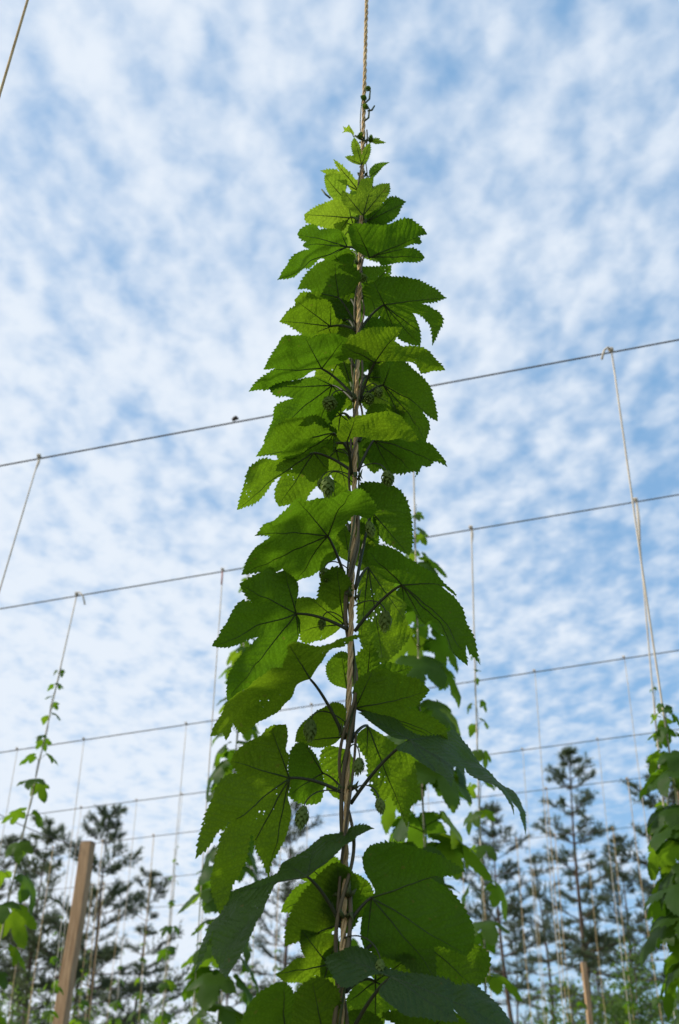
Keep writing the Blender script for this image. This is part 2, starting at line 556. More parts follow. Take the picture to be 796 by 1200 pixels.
# ------------------------------------------------------------------ leaf builder
def rot2(v_, a):
    c, s_ = math.cos(a), math.sin(a)
    return Vector((v_.x * c - v_.y * s_, v_.x * s_ + v_.y * c))
def leaf_outline(tips, sinus, tooth, amp, rng, bulge=0.20):
    """tips: 2D vectors from the petiole junction, in angular order. returns [(point, lobe index)]"""
    n = len(tips)
    ang = [math.atan2(t.y, t.x) for t in tips]
    for i in range(1, n):
        while ang[i] - ang[i - 1] > math.pi: ang[i] -= 2 * math.pi
        while ang[i] - ang[i - 1] < -math.pi: ang[i] += 2 * math.pi
    sg = 1.0 if ang[-1] >= ang[0] else -1.0
    if n == 1: sg = 1.0
    O = Vector((0, 0))
    segs = []
    # outer margin of the first lobe, from the petiole notch
    T0 = tips[0]
    span = abs(ang[-1] - ang[0])
    back = min(math.radians(95), max(math.radians(20), (2 * math.pi - span) * 0.40))
    if n <= 2: back = math.radians(75)
    segs.append((bez(O + T0 * 0.02, rot2(T0, -sg * back) * 0.55, T0 * 0.74 + rot2(T0, -sg * math.pi / 2) * 0.20, T0, 40), 0))
    for i in range(n - 1):
        A, B = tips[i], tips[i + 1]
        am = (ang[i] + ang[i + 1]) / 2
        s_ = sinus[i] if i < len(sinus) else sinus[-1]
        if s_ < 0.80: s_ *= 0.90
        rs = s_ * math.sqrt(A.length * B.length)
        for (Tt, ai, idx, fl) in ((A, ang[i], i, 0), (B, ang[i + 1], i + 1, 1)):
            rt = Tt.length
            crv = []
            for q in range(41):
                t = q / 40                      # 0 in the sinus, 1 at the tip
                if s_ < 0.80:
                    w = (1 - t ** 2.1) ** 1.10 * (1 - 0.11 * min(1.0, t * 6.0))
                    r = rs + (rt - rs) * (t ** 0.9)
                else:
                    w = 1 - t
                    r = rs + (rt - rs) * t ** 1.7
                a_ = ai + (am - ai) * w
                crv.append(Vector((math.cos(a_), math.sin(a_))) * r)
            segs.append((crv[::-1] if fl == 0 else crv, idx))
    T1 = tips[-1]
    crv = bez(O + T1 * 0.02, rot2(T1, sg * back) * 0.55, T1 * 0.74 + rot2(T1, sg * math.pi / 2) * 0.20, T1, 40)
    segs.append((crv[::-1], n - 1))
    # resample with teeth that lean to the tip
    outl = []
    for si, (crv, idx) in enumerate(segs):
        L = [0.0]
        for a, b in zip(crv, crv[1:]): L.append(L[-1] + (b - a).length)
        tot = L[-1]
        if tot < 1e-6: continue
        nt_ = max(2, int(round(tot / tooth)))
        to_tip = (si % 2 == 0)      # even segments run towards a tip
        k = 0
        for q in range(nt_):
            jit = rng.uniform(0.45, 1.55)
            for fr, h in (((0.0, 0.0), (0.40, 0.55), (0.78, 1.0)) if to_tip else ((0.0, 0.0), (0.22, 1.0), (0.60, 0.55))):
                l = tot * (q + fr) / nt_
                while k < len(L) - 2 and L[k + 1] < l: k += 1
                f = (l - L[k]) / max(1e-9, L[k + 1] - L[k])
                p = crv[k].lerp(crv[k + 1], f)
                d = (crv[k + 1] - crv[k]).normalized()
                nn = Vector((-d.y, d.x))
                if nn.dot(p) < 0 and p.length > tooth: nn = -nn
                if nn.dot(p) < 0: nn = -nn
                env = min(1.0, 5.0 * (tot - l) / tot + 0.15) * min(1.0, 6 * l / tot + 0.15) if to_tip else min(1.0, 6.0 * l / tot + 0.15) * min(1, 6 * (tot - l) / tot + 0.2)
                outl.append((p + nn * (amp * h * jit * env), idx))
    return outl, ang, sg

def smooth_outline(pts, tooth, amp, rng):
    """pts: [(2D point, flag)], flag 't' lobe tip, 's' sinus, 'o' rounded lobe end, '' plain. returns outline with lobe index, targets"""
    tgt = [p for p, f in pts if f in ('t', 'o')]
    seq = [(Vector((0, 0)) + pts[0][0] * 0.03, 's')] + list(pts) + [(pts[-1][0] * 0.03, 's')]
    cuts = [i for i, (p, f) in enumerate(seq) if f in ('t', 's')]
    path, marks = [], []
    for a, b in zip(cuts, cuts[1:]):
        ps = [seq[i][0] for i in range(a, b + 1)]
        fl = [seq[i][1] for i in range(a, b + 1)]
        for k in range(len(ps) - 1):
            p0 = ps[k - 1] if k > 0 else ps[k] * 2 - ps[k + 1]
            p3 = ps[k + 2] if k + 2 < len(ps) else ps[k + 1] * 2 - ps[k]
            p1, p2 = ps[k], ps[k + 1]
            for q in range(12):
                t = q / 12
                path.append(0.5 * ((2 * p1) + (p2 - p0) * t + (2 * p0 - 5 * p1 + 4 * p2 - p3) * t * t + (3 * p1 - p0 - 3 * p2 + p3) * t ** 3))
                marks.append(1 if (q == 0 and fl[k] in ('t', 's')) else 0)
    path.append(seq[-1][0]); marks.append(1)
    L = [0.0]
    for a, b in zip(path, path[1:]): L.append(L[-1] + (b - a).length)
    corner = [l for l, m_ in zip(L, marks) if m_]
    tl = []
    for t in tgt:
        k = min(range(len(path)), key=lambda i: (path[i] - t).length)
        tl.append(L[k])
    area = sum(a.x * b.y - a.y * b.x for a, b in zip(path, path[1:]))
    sg = 1.0 if area > 0 else -1.0
    outl = []
    for a, b in zip(corner, corner[1:]):
        if b - a < 1e-5: continue
        nt_ = max(1, int(round((b - a) / tooth)))
        for q in range(nt_):
            jit = rng.uniform(0.5, 1.5)
            lm = a + (b - a) * (q + 0.5) / nt_
            idx = min(range(len(tl)), key=lambda i: abs(tl[i] - lm))
            to_tip = tl[idx] >= lm
            for fr, h in (((0.0, 0.0), (0.40, 0.5), (0.80, 1.0)) if to_tip else ((0.0, 0.0), (0.20, 1.0), (0.60, 0.5))):
                l = a + (b - a) * (q + fr) / nt_
                k = 0
                lo, hi = 0, len(L) - 1
                while hi - lo > 1:
                    mid = (lo + hi) // 2
                    if L[mid] <= l: lo = mid
                    else: hi = mid
                f = (l - L[lo]) / max(1e-9, L[lo + 1] - L[lo])
                p = path[lo].lerp(path[lo + 1], f)
                d = (path[lo + 1] - path[lo]).normalized()
                nn = Vector((d.y, -d.x)) * sg
                e = min(1.0, 6.0 * l / L[-1]) * min(1.0, 6.0 * (L[-1] - l) / L[-1])
                e *= min(1.0, (l - a + 0.001) / (2.2 * tooth)) * min(1.0, (b - l) / (2.2 * tooth))
                outl.append((p + nn * (amp * h * jit * e), idx))
    outl.append((path[-1], len(tgt) - 1))
    return outl, tgt, sg

def leaf_mesh(mb, J, ex, ey, n, tips, sinus, rng, tooth=0.0078, amp=0.0032, step=0.0065, droop=1.0, wave=0.004, crease=0.0035, cup=0.0):
    """adds a lobed, toothed blade. J junction, ex/ey in-plane axes, n upper normal. returns the function that lifts plane points"""
    if sinus is None:
        outl, tips, sg = smooth_outline(tips, tooth, amp, rng)
    else:
        outl, ang, sg = leaf_outline(tips, sinus, tooth, amp, rng)
    axes = [t.normalized() for t in tips]
    lens = [t.length for t in tips]
    Rm = max(lens)
    ph = rng.uniform(0, 6.28)
    ph2 = rng.uniform(0, 6.28)
    fold = rng.uniform(0.0, 0.10)
    def lift(p, idx):
        r = p.length
        a = math.atan2(p.y, p.x)
        d = abs(p.x * axes[idx].y - p.y * axes[idx].x)
        z = -droop * r * r
        z += crease * (1 - math.exp(-(d / 0.012) ** 1.3)) * min(1.0, r / (0.3 * Rm))
        z += wave * min(1.0, r / (0.5 * Rm)) * (1.6 * mnoise.noise((p.x * 17 + ph * 9, p.y * 17, ph2)) + 0.6 * mnoise.noise((p.x * 48, p.y * 48 + ph * 3, ph2)))
        z += cup * d * d * 6.0 - fold * d * min(1.0, r / (0.25 * Rm))
        return z
    def pos(p, idx):
        return J + ex * p.x + ey * p.y + n * lift(p, idx)
    base = len(mb.v)
    lv = mb.a.setdefault('lv', [])
    angs = [math.atan2(a.y, a.x) for a in axes]
    def sector(p):
        c = math.atan2(p.y, p.x)
        return min(range(len(angs)), key=lambda i: abs((c - angs[i] + math.pi) % (2 * math.pi) - math.pi))
    ring = [Vector((0, 0))] + [p for p, _ in outl]
    edges = [(i, (i + 1) % len(ring)) for i in range(len(ring))]
    xs = [p.x for p in ring]; ys = [p.y for p in ring]
    grid = []
    hstep = step * 0.866
    j = 0
    yy = min(ys)
    while yy < max(ys):
        xx = min(xs) + (step * 0.5 if j % 2 else 0.0)
        while xx < max(xs):
            grid.append(Vector((xx + rng.uniform(-0.15, 0.15) * step, yy + rng.uniform(-0.15, 0.15) * step)))
            xx += step
        yy += hstep; j += 1
    vs, _, fs, _, _, _ = delaunay_2d_cdt(ring + grid, edges, [], 1, 1e-6)
    used = {}
    for f in fs:
        for i in f:
            if i not in used:
                used[i] = base + len(used)
                p = vs[i]
                k = sector(p)
                mb.v.append(pos(p, k))
                ax = axes[k]
                lv.append((p.x * ax.x + p.y * ax.y, abs(p.x * ax.y - p.y * ax.x), p.length))
        mb.f.append(tuple(used[i] for i in f))
    def inside(p):
        c = False
        for (a, _), (b, _) in zip(outl, outl[1:] + outl[:1]):
            if (a.y > p.y) != (b.y > p.y) and p.x < (b.x - a.x) * (p.y - a.y) / (b.y - a.y) + a.x:
                c = not c
        return c
    return pos, axes, lens, inside

# ------------------------------------------------------------------ the big hop plant in front
def bine_px(py):
    return 400.0 + (1200.0 - py) * (30.0 / 1200.0)
def bine_pt(py):
    return P(bine_px(py), py, D0)
b_lo = bine_pt(1200.0); b_hi = bine_pt(0.0)
bd = (b_hi - b_lo) / (b_hi.z - b_lo.z)
base_x = b_lo.x + bd.x * (0 - b_lo.z)
main_base = Vector((base_x, D0, gz(base_x)))
main_top = b_lo + bd * (5.05 + GRADE * 0.0 - b_lo.z)
main_top.z = W0.at(main_top.x).z

tw = empty('hanging_twine', main_base)
m = MB()
helix_strands((main_base, main_top), 3, 0.0026, 0.0024, 0.075, 0.0045, m, n=6, wob=0.6)
m.build('cord', M['twine'], tw, origin=main_base)
tag(tw, 'coarse tan coir twine that the big hop plant climbs', 'twine', 'twines hanging from the trellis wires')

plant = empty('hop_plant', main_base)
tag(plant, 'tall dark green hop plant climbing its twine, large toothed leaves against the sky', 'hop plant', 'hop plants climbing twines')
def zpy(py): return bine_pt(py).z
# twisted bines, some run higher than others
def bine(z0, z1, R, r0, r1, pitch, phase, mat, seed):
    a = b_lo + bd * (z0 - b_lo.z); b = b_lo + bd * (z1 - b_lo.z)
    mb = MB()
    L = b.z - a.z
    N = int(L / 0.012)
    pts, rad = [], []
    for i in range(N + 1):
        t = i / N; z = L * t
        p = a.lerp(b, t)
        c = phase + 2 * math.pi * z / pitch
        RR = R * (1 + 0.45 * mnoise.noise((z * 4, seed, 0.3)))
        pts.append(p + Vector((RR * math.cos(c), RR * math.sin(c), 0)))
        rad.append((r0 + (r1 - r0) * t) * (1 + 0.10 * mnoise.noise((z * 40, seed, 5))))
    mb.tube(pts, rad, 7)
    return mb.build('bine', M[mat], plant, origin=main_base)
bine(main_base.z - 0.02, zpy(150), 0.0100, 0.0052, 0.0016, 0.34, 0.4, 'bine', 1)
bine(main_base.z - 0.02, zpy(330), 0.0105, 0.0044, 0.0018, 0.27, 2.6, 'bine', 2)
bine(main_base.z - 0.02, zpy(860), 0.0115, 0.0040, 0.0022, 0.60, 4.6, 'bine', 3)
bine(main_base.z - 0.02, zpy(118), 0.0095, 0.0028, 0.0011, 0.40, 5.5, 'bine_green', 4)
# nodes with stipules
for py in (1075, 1050, 925, 862, 700, 560, 470, 385, 310, 262, 205, 166):
    mb = MB()
    c = bine_pt(py)
    rng = random.Random(py)
    sc = 0.6 + 0.5 * (py / 1100.0)
    for q in range(6):
        a = rng.uniform(0, 6.28)
        o_ = Vector((math.cos(a), math.sin(a), 0))
        tip = c + o_ * 0.018 * sc + Vector((0, 0, rng.uniform(-0.01, 0.022) * sc))
        mb.tube([c + o_ * 0.006, c + o_ * 0.013 * sc + Vector((0, 0, 0.004)), tip], [0.0035 * sc, 0.003 * sc, 0.0006], 5)
    mb.build('stipule', M['bine_green'], plant, origin=c)

NL = Vector((-0.35, 0.55, 0.75)); NR = Vector((0.35, 0.55, 0.75)); NB = Vector((0.0, 0.72, 0.62))
FL = Vector((-0.22, 0.10, 0.95)); FR = Vector((0.22, 0.10, 0.95)); FH = Vector((0.0, 0.22, 0.95))
CROP = {'A': (310, 180, 3.98), 'B': (280, 290, 4.975), 'C': (390, 310, 5.307), 'D': (280, 380, 5.307), 'E': (400, 415, 5.686),
        'F': (265, 470, 4.975), 'G': (270, 560, 4.422), 'H': (235, 655, 4.189), 'I': (410, 560, 4.189), 'J': (405, 775, 3.461),
        'K': (220, 840, 3.98), 'L': (200, 950, 3.317), 'N': (375, 975, 3.0615), 'P': (0, 0, 1.0)}
V = Vector
NLT = V((-0.45, 0.35, 0.82)); UPL = V((-0.28, 0.25, 0.92)); UPR = V((0.22, 0.32, 0.90)); RT = V((0.36, 0.48, 0.78)); BK = V((0.12, 0.80, 0.55))
# (crop, attach row on the bine, petiole end, outline [* tip, o round lobe, ~ sinus], upper normal, depth offset, options)
leafs = [
 ('P', 160, '414,160', '412,156 407,154 401,156* 404,153 402,148* 406,150 409,146* 412,151 415,156', NL, 0.0, dict(y=1)),
 ('P', 164, '433,165', '437,163 441,162 446,162* 445,164 448,165 453,167* 447,168 441,169* 437,167', NR, 0.0, dict(y=1)),
 ('P', 196, '424,193', '420,193 412,190 404,184* 412,183 419,188~ 414,180 412,170 415,161* 421,170 424,182~ 427,174 434,167* 434,178 431,188 427,193', NB, -0.01, dict(y=1)),
 ('P', 206, '433,207', '433,200 439,193 447,191 457,190* 449,195 443,202 437,208', NR, 0.01, dict(y=1)),
 ('A', 214, '440,175', '440,130 420,118 385,75 322,25* 345,70 357,90~ 330,75 258,78* 300,100 345,115 385,145 405,170', NL, 0.05, dict(y=1)),
 ('A', 232, '378,218', '372,190 380,165 384,130 365,105 330,95 276,100* 285,150 305,195 345,218', NL, 0.03, dict(y=1)),
 ('A', 258, '460,288', '440,285 400,262 365,225 362,170* 400,195 425,190~ 440,150 455,122 510,110* 502,150 480,192~ 530,150 584,138* 582,180 555,225 510,265 478,286', NB, -0.02, dict(y=1)),
 ('A', 262, '478,318', '480,290 500,275 540,250 572,212 600,203o 630,208 668,222* 645,240 622,290 570,325 500,335', NR, 0.05, {}),
 ('A', 300, '490,485', '460,470 420,440 402,390 396,340 430,318o 475,330 520,330 560,338 588,325~ 640,300 690,296 730,325 768,360* 722,375 742,395 730,412* 690,418 655,432~ 720,445 757,470* 720,495 620,508 550,522o 525,495', V((0.30, 0.30, 0.90)), -0.035, {}),
 ('A', 258, '395,300', '392,280 388,240 340,214 290,225 220,255 178,280* 188,315 240,332 300,350 350,365o 382,340', NL, 0.035, dict(y=1)),
 ('A', 292, '386,435', '388,400 352,360o 310,350 255,352~ 210,320 150,335 130,356* 150,380 188,402~ 165,400 155,412* 205,440~ 140,443 90,490 33,567* 110,555 170,525 215,532 260,490 320,470o 365,462', NLT, -0.01, {}),
 ('A', 300, '400,462', '360,455 310,480 300,505 345,522* 382,515 400,490', NL, 0.06, dict(y=1)),
 ('B', 380, '580,290', '605,284 655,262 695,205 702,150 645,100 560,84o 500,78 450,95 400,140 370,180 330,237* 400,236 440,232 470,258 482,290 530,300o 560,300', NL, -0.025, {}),
 ('B', 386, '535,460', '562,420 552,375 530,330o 500,300 460,294~ 430,275 370,262 318,298* 324,335 290,360 220,422* 290,450 350,490 400,505 450,495o 505,475', NL, 0.035, {}),
 ('B', 386, '665,440', '630,410 565,405 545,340 590,285o 660,270 700,330 695,400', NB, 0.09, {}),
 ('C', 384, '320,250', '250,232 185,195 195,140 255,108o 300,88 400,70 500,83 620,130 734,182* 640,215 562,232~ 620,253 672,290 692,340 672,400 632,492* 624,400 600,360 540,312 496,302~ 520,350 545,430 548,505* 480,492 400,440o 330,380 285,300', V((0.36, 0.45, 0.80)), 0.015, {}),
 ('C', 468, '260,610', '200,600 120,582 62,540 70,490o 110,460 150,425 220,400 300,380 438,366* 410,410 388,465~ 430,498 480,493 560,500 640,560 704,637* 620,640 560,652 530,610 478,590~ 420,592 330,602o 290,628', V((0.15, 0.30, 0.92)), -0.045, {}),
 ('D', 465, '515,275', '560,262 645,232 712,150 655,80o 600,58 520,58 450,80 400,58o 330,48 270,73 213,140 143,257* 245,248~ 200,265 120,320 52,397* 150,391 260,362 380,332 440,295o 490,278', UPL, -0.005, {}),
 ('D', 470, '580,380', '600,330 650,330 668,400 660,480o 600,570 545,645 480,690o 300,690 128,702* 205,590 222,510 290,478 338,460~ 290,446 230,442 175,388* 260,362 380,338 470,328o 545,350', NL, 0.035, {}),
 ('D', 468, '690,360', '660,330 620,250 560,140 600,60o 690,60 760,150 740,280 720,340', NB, 0.10, dict(y=1)),
 ('E', 470, '280,205', '263,150 268,90 340,58o 420,43 500,98 580,178 622,260 642,330 660,433* 600,402 540,370 472,335~ 540,378 592,440 598,500 590,562* 560,600 480,580o 400,480 350,380 300,290', V((0.42, 0.50, 0.72)), 0.03, {}),
 ('E', 552, '220,570', '158,600 152,650 188,702 250,752 340,778o 440,777 512,760 500,798* 548,724~ 600,712 640,684 725,712* 680,655 640,610 590,568 500,538o 400,535 300,548', V((0.30, 0.30, 0.86)), 0.0, {}),
 ('E', 556, '40,580', '0,580 -25,520 30,455 100,398o 200,384 300,378 385,358* 405,400 480,470 505,520 440,552* 330,546 210,546 110,541 70,560', V((0.10, 0.10, 0.98)), -0.06, {}),
 ('E', 470, '165,250', '155,205 200,178 260,200 285,240o 330,300 385,352* 300,390 200,385 140,330', NB, 0.075, dict(y=1)),
 ('E', 470, '215,110', '150,70 175,40 240,75 272,150* 270,195 215,190o', NB, 0.11, dict(y=1)),
 ('F', 520, '540,275', '582,250 592,150o 540,88 440,83 330,98 255,185 220,222 158,307* 230,302 290,310~ 300,332 340,352* 420,315 485,295', NL, 0.05, {}),
 ('F', 552, '512,300', '560,275 597,330 592,400o 540,470 490,520 440,572 300,605* 283,560 290,510 322,438~ 280,460 240,510 180,570 100,590 42,604* 58,550 98,450 138,370 200,335 285,342~ 350,338o 430,325 480,300', NL, 0.0, {}),
 ('F', 535, '628,185', '590,168 535,180 478,206* 400,208o 328,270 338,348* 420,312 520,284 580,262o 626,298* 634,230', V((-0.20, 0.16, 0.95)), -0.045, {}),
 ('G', 690, '505,300', '565,350 545,420 450,462 330,514* 262,448~ 235,458 150,465 52,482* 98,390 160,310 275,264~ 200,276 110,256* 180,190 260,138 340,108o 372,112 402,156~ 432,108 520,78 620,38o 702,78 742,130 712,192 645,205 582,262 540,292', UPL, -0.055, {}),
 ('G', 690, '620,440', '560,400 545,330 590,250o 690,230 740,320 760,420 700,470', NB, 0.10, {}),
 ('H', 738, '470,268', '466,230 484,160 472,110 410,52* 372,66~ 340,38 270,58 183,106* 220,170 268,216~ 200,198 138,250 42,400* 120,407 200,392 282,380~ 200,450 140,530 118,600 118,665* 250,645 380,565 440,460 475,385o 488,305', NL, 0.0, {}),
 ('H', 866, '540,590', '500,602 465,622 442,672 380,722 300,772 200,818o 150,775~ 110,830* 92,792 26,774* 100,690 160,620 250,570 350,548 405,540~ 430,480 424,398* 520,400 640,388 720,368 805,346* 705,402 622,462 565,548', UPL, -0.05, {}),
 ('H', 738, '705,320', '700,270 724,200 724,100 650,18o 590,80 572,190 530,184* 468,202 464,262 480,345o 505,405 585,405 645,380', NL, 0.055, {}),
 ('I', 690, '110,170', '62,170 38,70 60,25o 140,22 230,48 282,120 302,220 303,330 290,374* 230,342 160,300 120,230', NB, 0.045, {}),
 ('I', 740, '255,525', '180,495 110,390 108,340o 150,318 230,338 320,388 380,448 450,468 545,515* 538,552 490,512 462,522~ 540,580 600,670 655,745 700,835* 668,800 640,782 618,757~ 630,850* 560,802 470,742 405,692 384,708* 330,652 270,602o 228,568', V((0.48, 0.42, 0.76)), -0.04, dict(droop=1.6)),
 ('I', 690, '90,440', '50,500 38,620 55,800o 110,862 170,897* 230,850 302,760 280,700o 270,640 292,600 230,560 200,470 150,410', BK, 0.05, {}),
 ('I', 700, '60,330', '48,210 110,180 142,280o 120,400 52,450', NB, 0.09, {}),
 ('J', 870, '40,190', '33,140 48,80 110,38o 210,26 300,58 348,100* 310,142 268,170~ 325,188 350,193 402,230 424,283* 384,268~ 390,302* 300,302 200,252o 100,222', V((0.25, 0.50, 0.80)), 0.02, {}),
 ('J', 942, '262,318', '200,312 130,268 52,203* 120,208 210,233 245,268 300,298 400,293o 440,276 500,318 560,368 640,428 720,468 762,530 770,624* 740,542 698,512~ 715,562* 680,522 600,482 520,432 497,402~ 490,444* 470,410~ 446,410 438,492* 390,442 320,402o 270,372 208,346', V((0.32, -0.74, 0.58)), -0.05, dict(droop=0.8)),
 ('J', 866, '90,260', '48,300 58,350 88,400o 100,480 150,562 182,540 252,655* 267,570 292,500 272,400 252,360o 190,325', BK, 0.06, {}),
 ('K', 930, '475,285', '466,240 471,180 456,150 467,80 452,26* 380,33o 330,78 240,138 192,200* 228,250 252,266~ 180,280 130,330 90,410 50,520 13,612* 90,562 150,502 242,438~ 180,500 130,570 98,700 98,780 130,876* 182,780 242,680 282,560 303,488~ 304,560 320,620 345,660 365,730* 392,650 442,560 478,450 466,370o 484,312', V((-0.35, 0.66, 0.62)), -0.02, {}),
 ('K', 926, '630,262', '602,190 545,123o 500,108 468,180 468,250 480,310 463,362* 520,392 602,392 634,335', NL, 0.03, {}),
 ('K', 866, '718,95', '732,0 722,-60 660,-72o 580,-20 520,48 498,112* 560,132 620,142 682,128', NL, 0.05, {}),
 ('K', 926, '738,150', '650,140 618,200 640,300 680,362* 742,382 765,300 772,200', NB, 0.08, {}),
 ('L', 1080, '530,255', '600,202 660,132 702,92 740,70 778,40* 700,28 620,78 560,118o 520,148 428,188* 420,235 390,255 290,278 220,308o 160,388 90,468 37,560* 110,482 150,430~ 128,490 150,540 175,592* 222,532 282,480 332,400 382,320 412,282 452,270', V((-0.40, -0.72, 0.56)), -0.05, dict(droop=0.8)),
 ('L', 1072, '655,440', '692,380 722,260 650,198o 590,228 500,338 458,420 443,524* 540,482 605,470', NB, 0.045, {}),
 ('L', 1150, '645,500', '600,490 558,540 548,622* 600,642 655,640 675,580o', NB, 0.075, {}),
 ('L', 1240, '450,900', '472,800 472,700 430,638o 380,658 300,738 230,830 195,905* 300,940 400,930', NL, 0.0, {}),
 ('L', 1240, '600,900', '478,860 468,760 488,690 550,628o 620,640 655,700 655,800* 645,870', NB, 0.035, {}),
 ('N', 1085, '185,235', '197,205 158,130 158,80 200,42o 290,29 400,58 460,83 526,118* 460,137 400,165~ 460,198 512,250 553,310 553,380 532,424* 450,402 410,405~ 424,514* 350,502 260,452 170,412o 148,350 160,280', V((0.20, 0.80, 0.50)), 0.0, {}),
 ('N', 1140, '300,330', '420,325 520,378 603,430o 604,490 562,545* 480,535 420,505o 330,450', V((0.2, 0.85, 0.45)), 0.07, {}),
 ('N', 1225, '255,520', '200,512 90,545 38,490 32,430o 110,402 180,428 240,488 330,508o 450,528 500,543 570,538 640,588 772,705* 640,735 580,700 480,622~ 502,668* 400,655 300,642 212,580o', V((0.13, -0.80, 0.58)), -0.07, dict(droop=0.8)),
 ('N', 1085, '62,330', '0,300 18,160 62,108o 122,150 142,230 132,320 92,365', NB, 0.06, {}),
 ('L', 1072, '690,420', '650,330 690,240 760,260o 790,330 770,400', NB, 0.10, {}),
 ('H', 866, '720,640', '640,600 620,520 690,450o 770,500 780,600', NB, 0.11, {}),
 ('N', 1250, '350,740', '225,650 320,635 400,645 480,640o 570,700* 510,770 400,790', V((0.1, 0.7, 0.6)), 0.03, {}),
 ('N', 1260, '150,760', '60,700 110,640 190,650o 230,700 220,770', V((0.0, 0.8, 0.5)), 0.07, {}),
]
# leaves on the far side of the bine that fill the column: petiole end, direction of the middle lobe (degrees, 0 = right, 90 = up), size in photo pixels
for q, (jx, jy, ang_, sz, dy) in enumerate([
        (426, 238, 35, 36, 0.07), (414, 264, 165, 46, 0.08), (430, 276, 5, 46, 0.09), (410, 322, 195, 52, 0.09), (432, 338, -15, 46, 0.10),
        (406, 350, 185, 58, 0.11), (431, 398, -35, 48, 0.10), (404, 376, 205, 62, 0.12), (400, 418, 175, 66, 0.13), (432, 442, -60, 50, 0.12),
        (399, 486, 200, 70, 0.12), (438, 505, -25, 56, 0.11), (394, 528, 225, 56, 0.12), (398, 610, 160, 60, 0.13),
        (430, 800, 20, 52, 0.12), 
        (390, 1040, 200, 60, 0.12), (385, 1130, 190, 60, 0.10), (440, 1150, -30, 70, 0.10)]):
    rq = random.Random(900 + q)
    pts = []
    for da, rr, f in ((-150, 0.30, ''), (-118, 0.55, 'o'), (-88, 0.62, ''), (-62, 0.86, '*'), (-45, 0.66, ''), (-33, 0.52, '~'), (-20, 0.70, ''), (-8, 0.92, ''),
                      (0, 1.08, '*'), (9, 0.90, ''), (21, 0.70, ''), (34, 0.54, '~'), (46, 0.66, ''), (63, 0.88, '*'), (90, 0.62, ''), (120, 0.54, 'o'), (150, 0.30, '')):
        c = math.radians(ang_ + da + rq.uniform(-4, 4)); r_ = sz * rr * rq.uniform(0.93, 1.07)
        pts.append('%.1f,%.1f%s' % (jx + r_ * math.cos(c), jy - r_ * math.sin(c), f))
    leafs.append(('P', jy + 12, '%d,%d' % (jx, jy), ' '.join(pts), V((0.3 * math.cos(math.radians(ang_)), 0.62, 0.66)), dy, dict(y=1 if jy < 300 else 0)))

def parse_leaf(spec):
    cr, ay, J, outl, nrm, dy, ex = spec
    x0, y0, sc = CROP[cr]
    def cv(t):
        a, b = t.split(',')
        return (x0 + float(a) / sc, y0 + float(b) / sc)
    pts = []
    for t in outl.split():
        f = {'*': 't', 'o': 'o', '~': 's'}.get(t[-1], '')
        pts.append((cv(t.rstrip('*o~')), f))
    if not any(f in ('t', 'o') for _, f in pts):
        k = len(pts) // 2
        pts[k] = (pts[k][0], 'o')
    return ay, cv(J), pts, nrm, dy, ex
def main_leaf(i, spec):
    ay, J, tips, nrm, dy, ex = parse_leaf(spec)
    rng = random.Random(100 + i)
    n = nrm.normalized()
    J3 = P(J[0], J[1], D0 + dy)
    x = Vector((1, 0, 0)); x = (x - n * x.dot(n)).normalized(); y = n.cross(x)
    dist = (J3 - CAM).length
    t2 = []
    for tp, fl_ in tips:
        d = ray(*tp)
        den = n.dot(d)
        t = n.dot(J3 - CAM) / den
        q = CAM + d * t - J3
        # a very oblique plane must not stretch a lobe beyond a real leaf
        flat = math.hypot(tp[0] - J[0], tp[1] - J[1]) / FPX * dist
        v2 = Vector((q.dot(x), q.dot(y)))
        lim = ex.get('lim', 1.7) * flat + 0.01
        if v2.length > lim or t < 0:
            v2 = v2.normalized() * lim
        t2.append((v2, fl_))
    size = max(v_.length for v_, _ in t2)
    young = ex.get('y')
    mb = MB()
    tooth = 0.0076 if size > 0.09 else 0.0050
    pos, axes, lens, inside = leaf_mesh(mb, J3, x, y, n, t2, None, rng, tooth=tooth, amp=tooth * 0.42,
                                step=0.0065 if size > 0.08 else 0.0045, droop=ex.get('droop', 0.8), wave=min(0.010, size * 0.06),
                                crease=min(0.0022, size * 0.016), cup=-0.1)
    # real leaf colour differs with age: the young ones at the top are paler
    o = mb.build('leaf', M['young'] if young else M['leaf'], plant, origin=J3)
    # raised veins on the lower side
    vb = MB()
    for k, (a, L) in enumerate(zip(axes, lens)):
        pts, rad = [], []
        for q in range(25):
            f = q / 24 * 0.95
            p = a * (L * f)
            if q > 0 and not (inside(p) and inside(p * 1.04)): break
            pts.append(pos(p, k) - n * 0.0006)
            rad.append((0.0013 * (1 - f) + 0.0002) * min(1.0, size / 0.12 + 0.25))
        if len(pts) > 2: vb.tube(pts, rad, 5)
    vb.build('vein', M['vein'], o, origin=J3)
    A = bine_pt(ay) + Vector((0.006 if J[0] > bine_px(ay) else -0.006, 0, 0))
    pb = MB()
    side = (J3 - A)
    mid1 = A + side * 0.35 + Vector((0, 0, 0.10 * side.length))
    mid2 = A + side * 0.72 + Vector((0, 0, 0.10 * side.length))
    rr = 0.0026 if size > 0.1 else 0.0015
    pts = bez(A, mid1, mid2, J3 - n * 0.001, 14)
    pb.tube(pts, [rr * (1.25 - 0.45 * q / 14) for q in range(15)], 7)
    pb.build('petiole', M['petiole'] if not young else M['bine_green'], o, origin=J3)
    return size
for i, s_ in enumerate(leafs):
    main_leaf(i, s_)

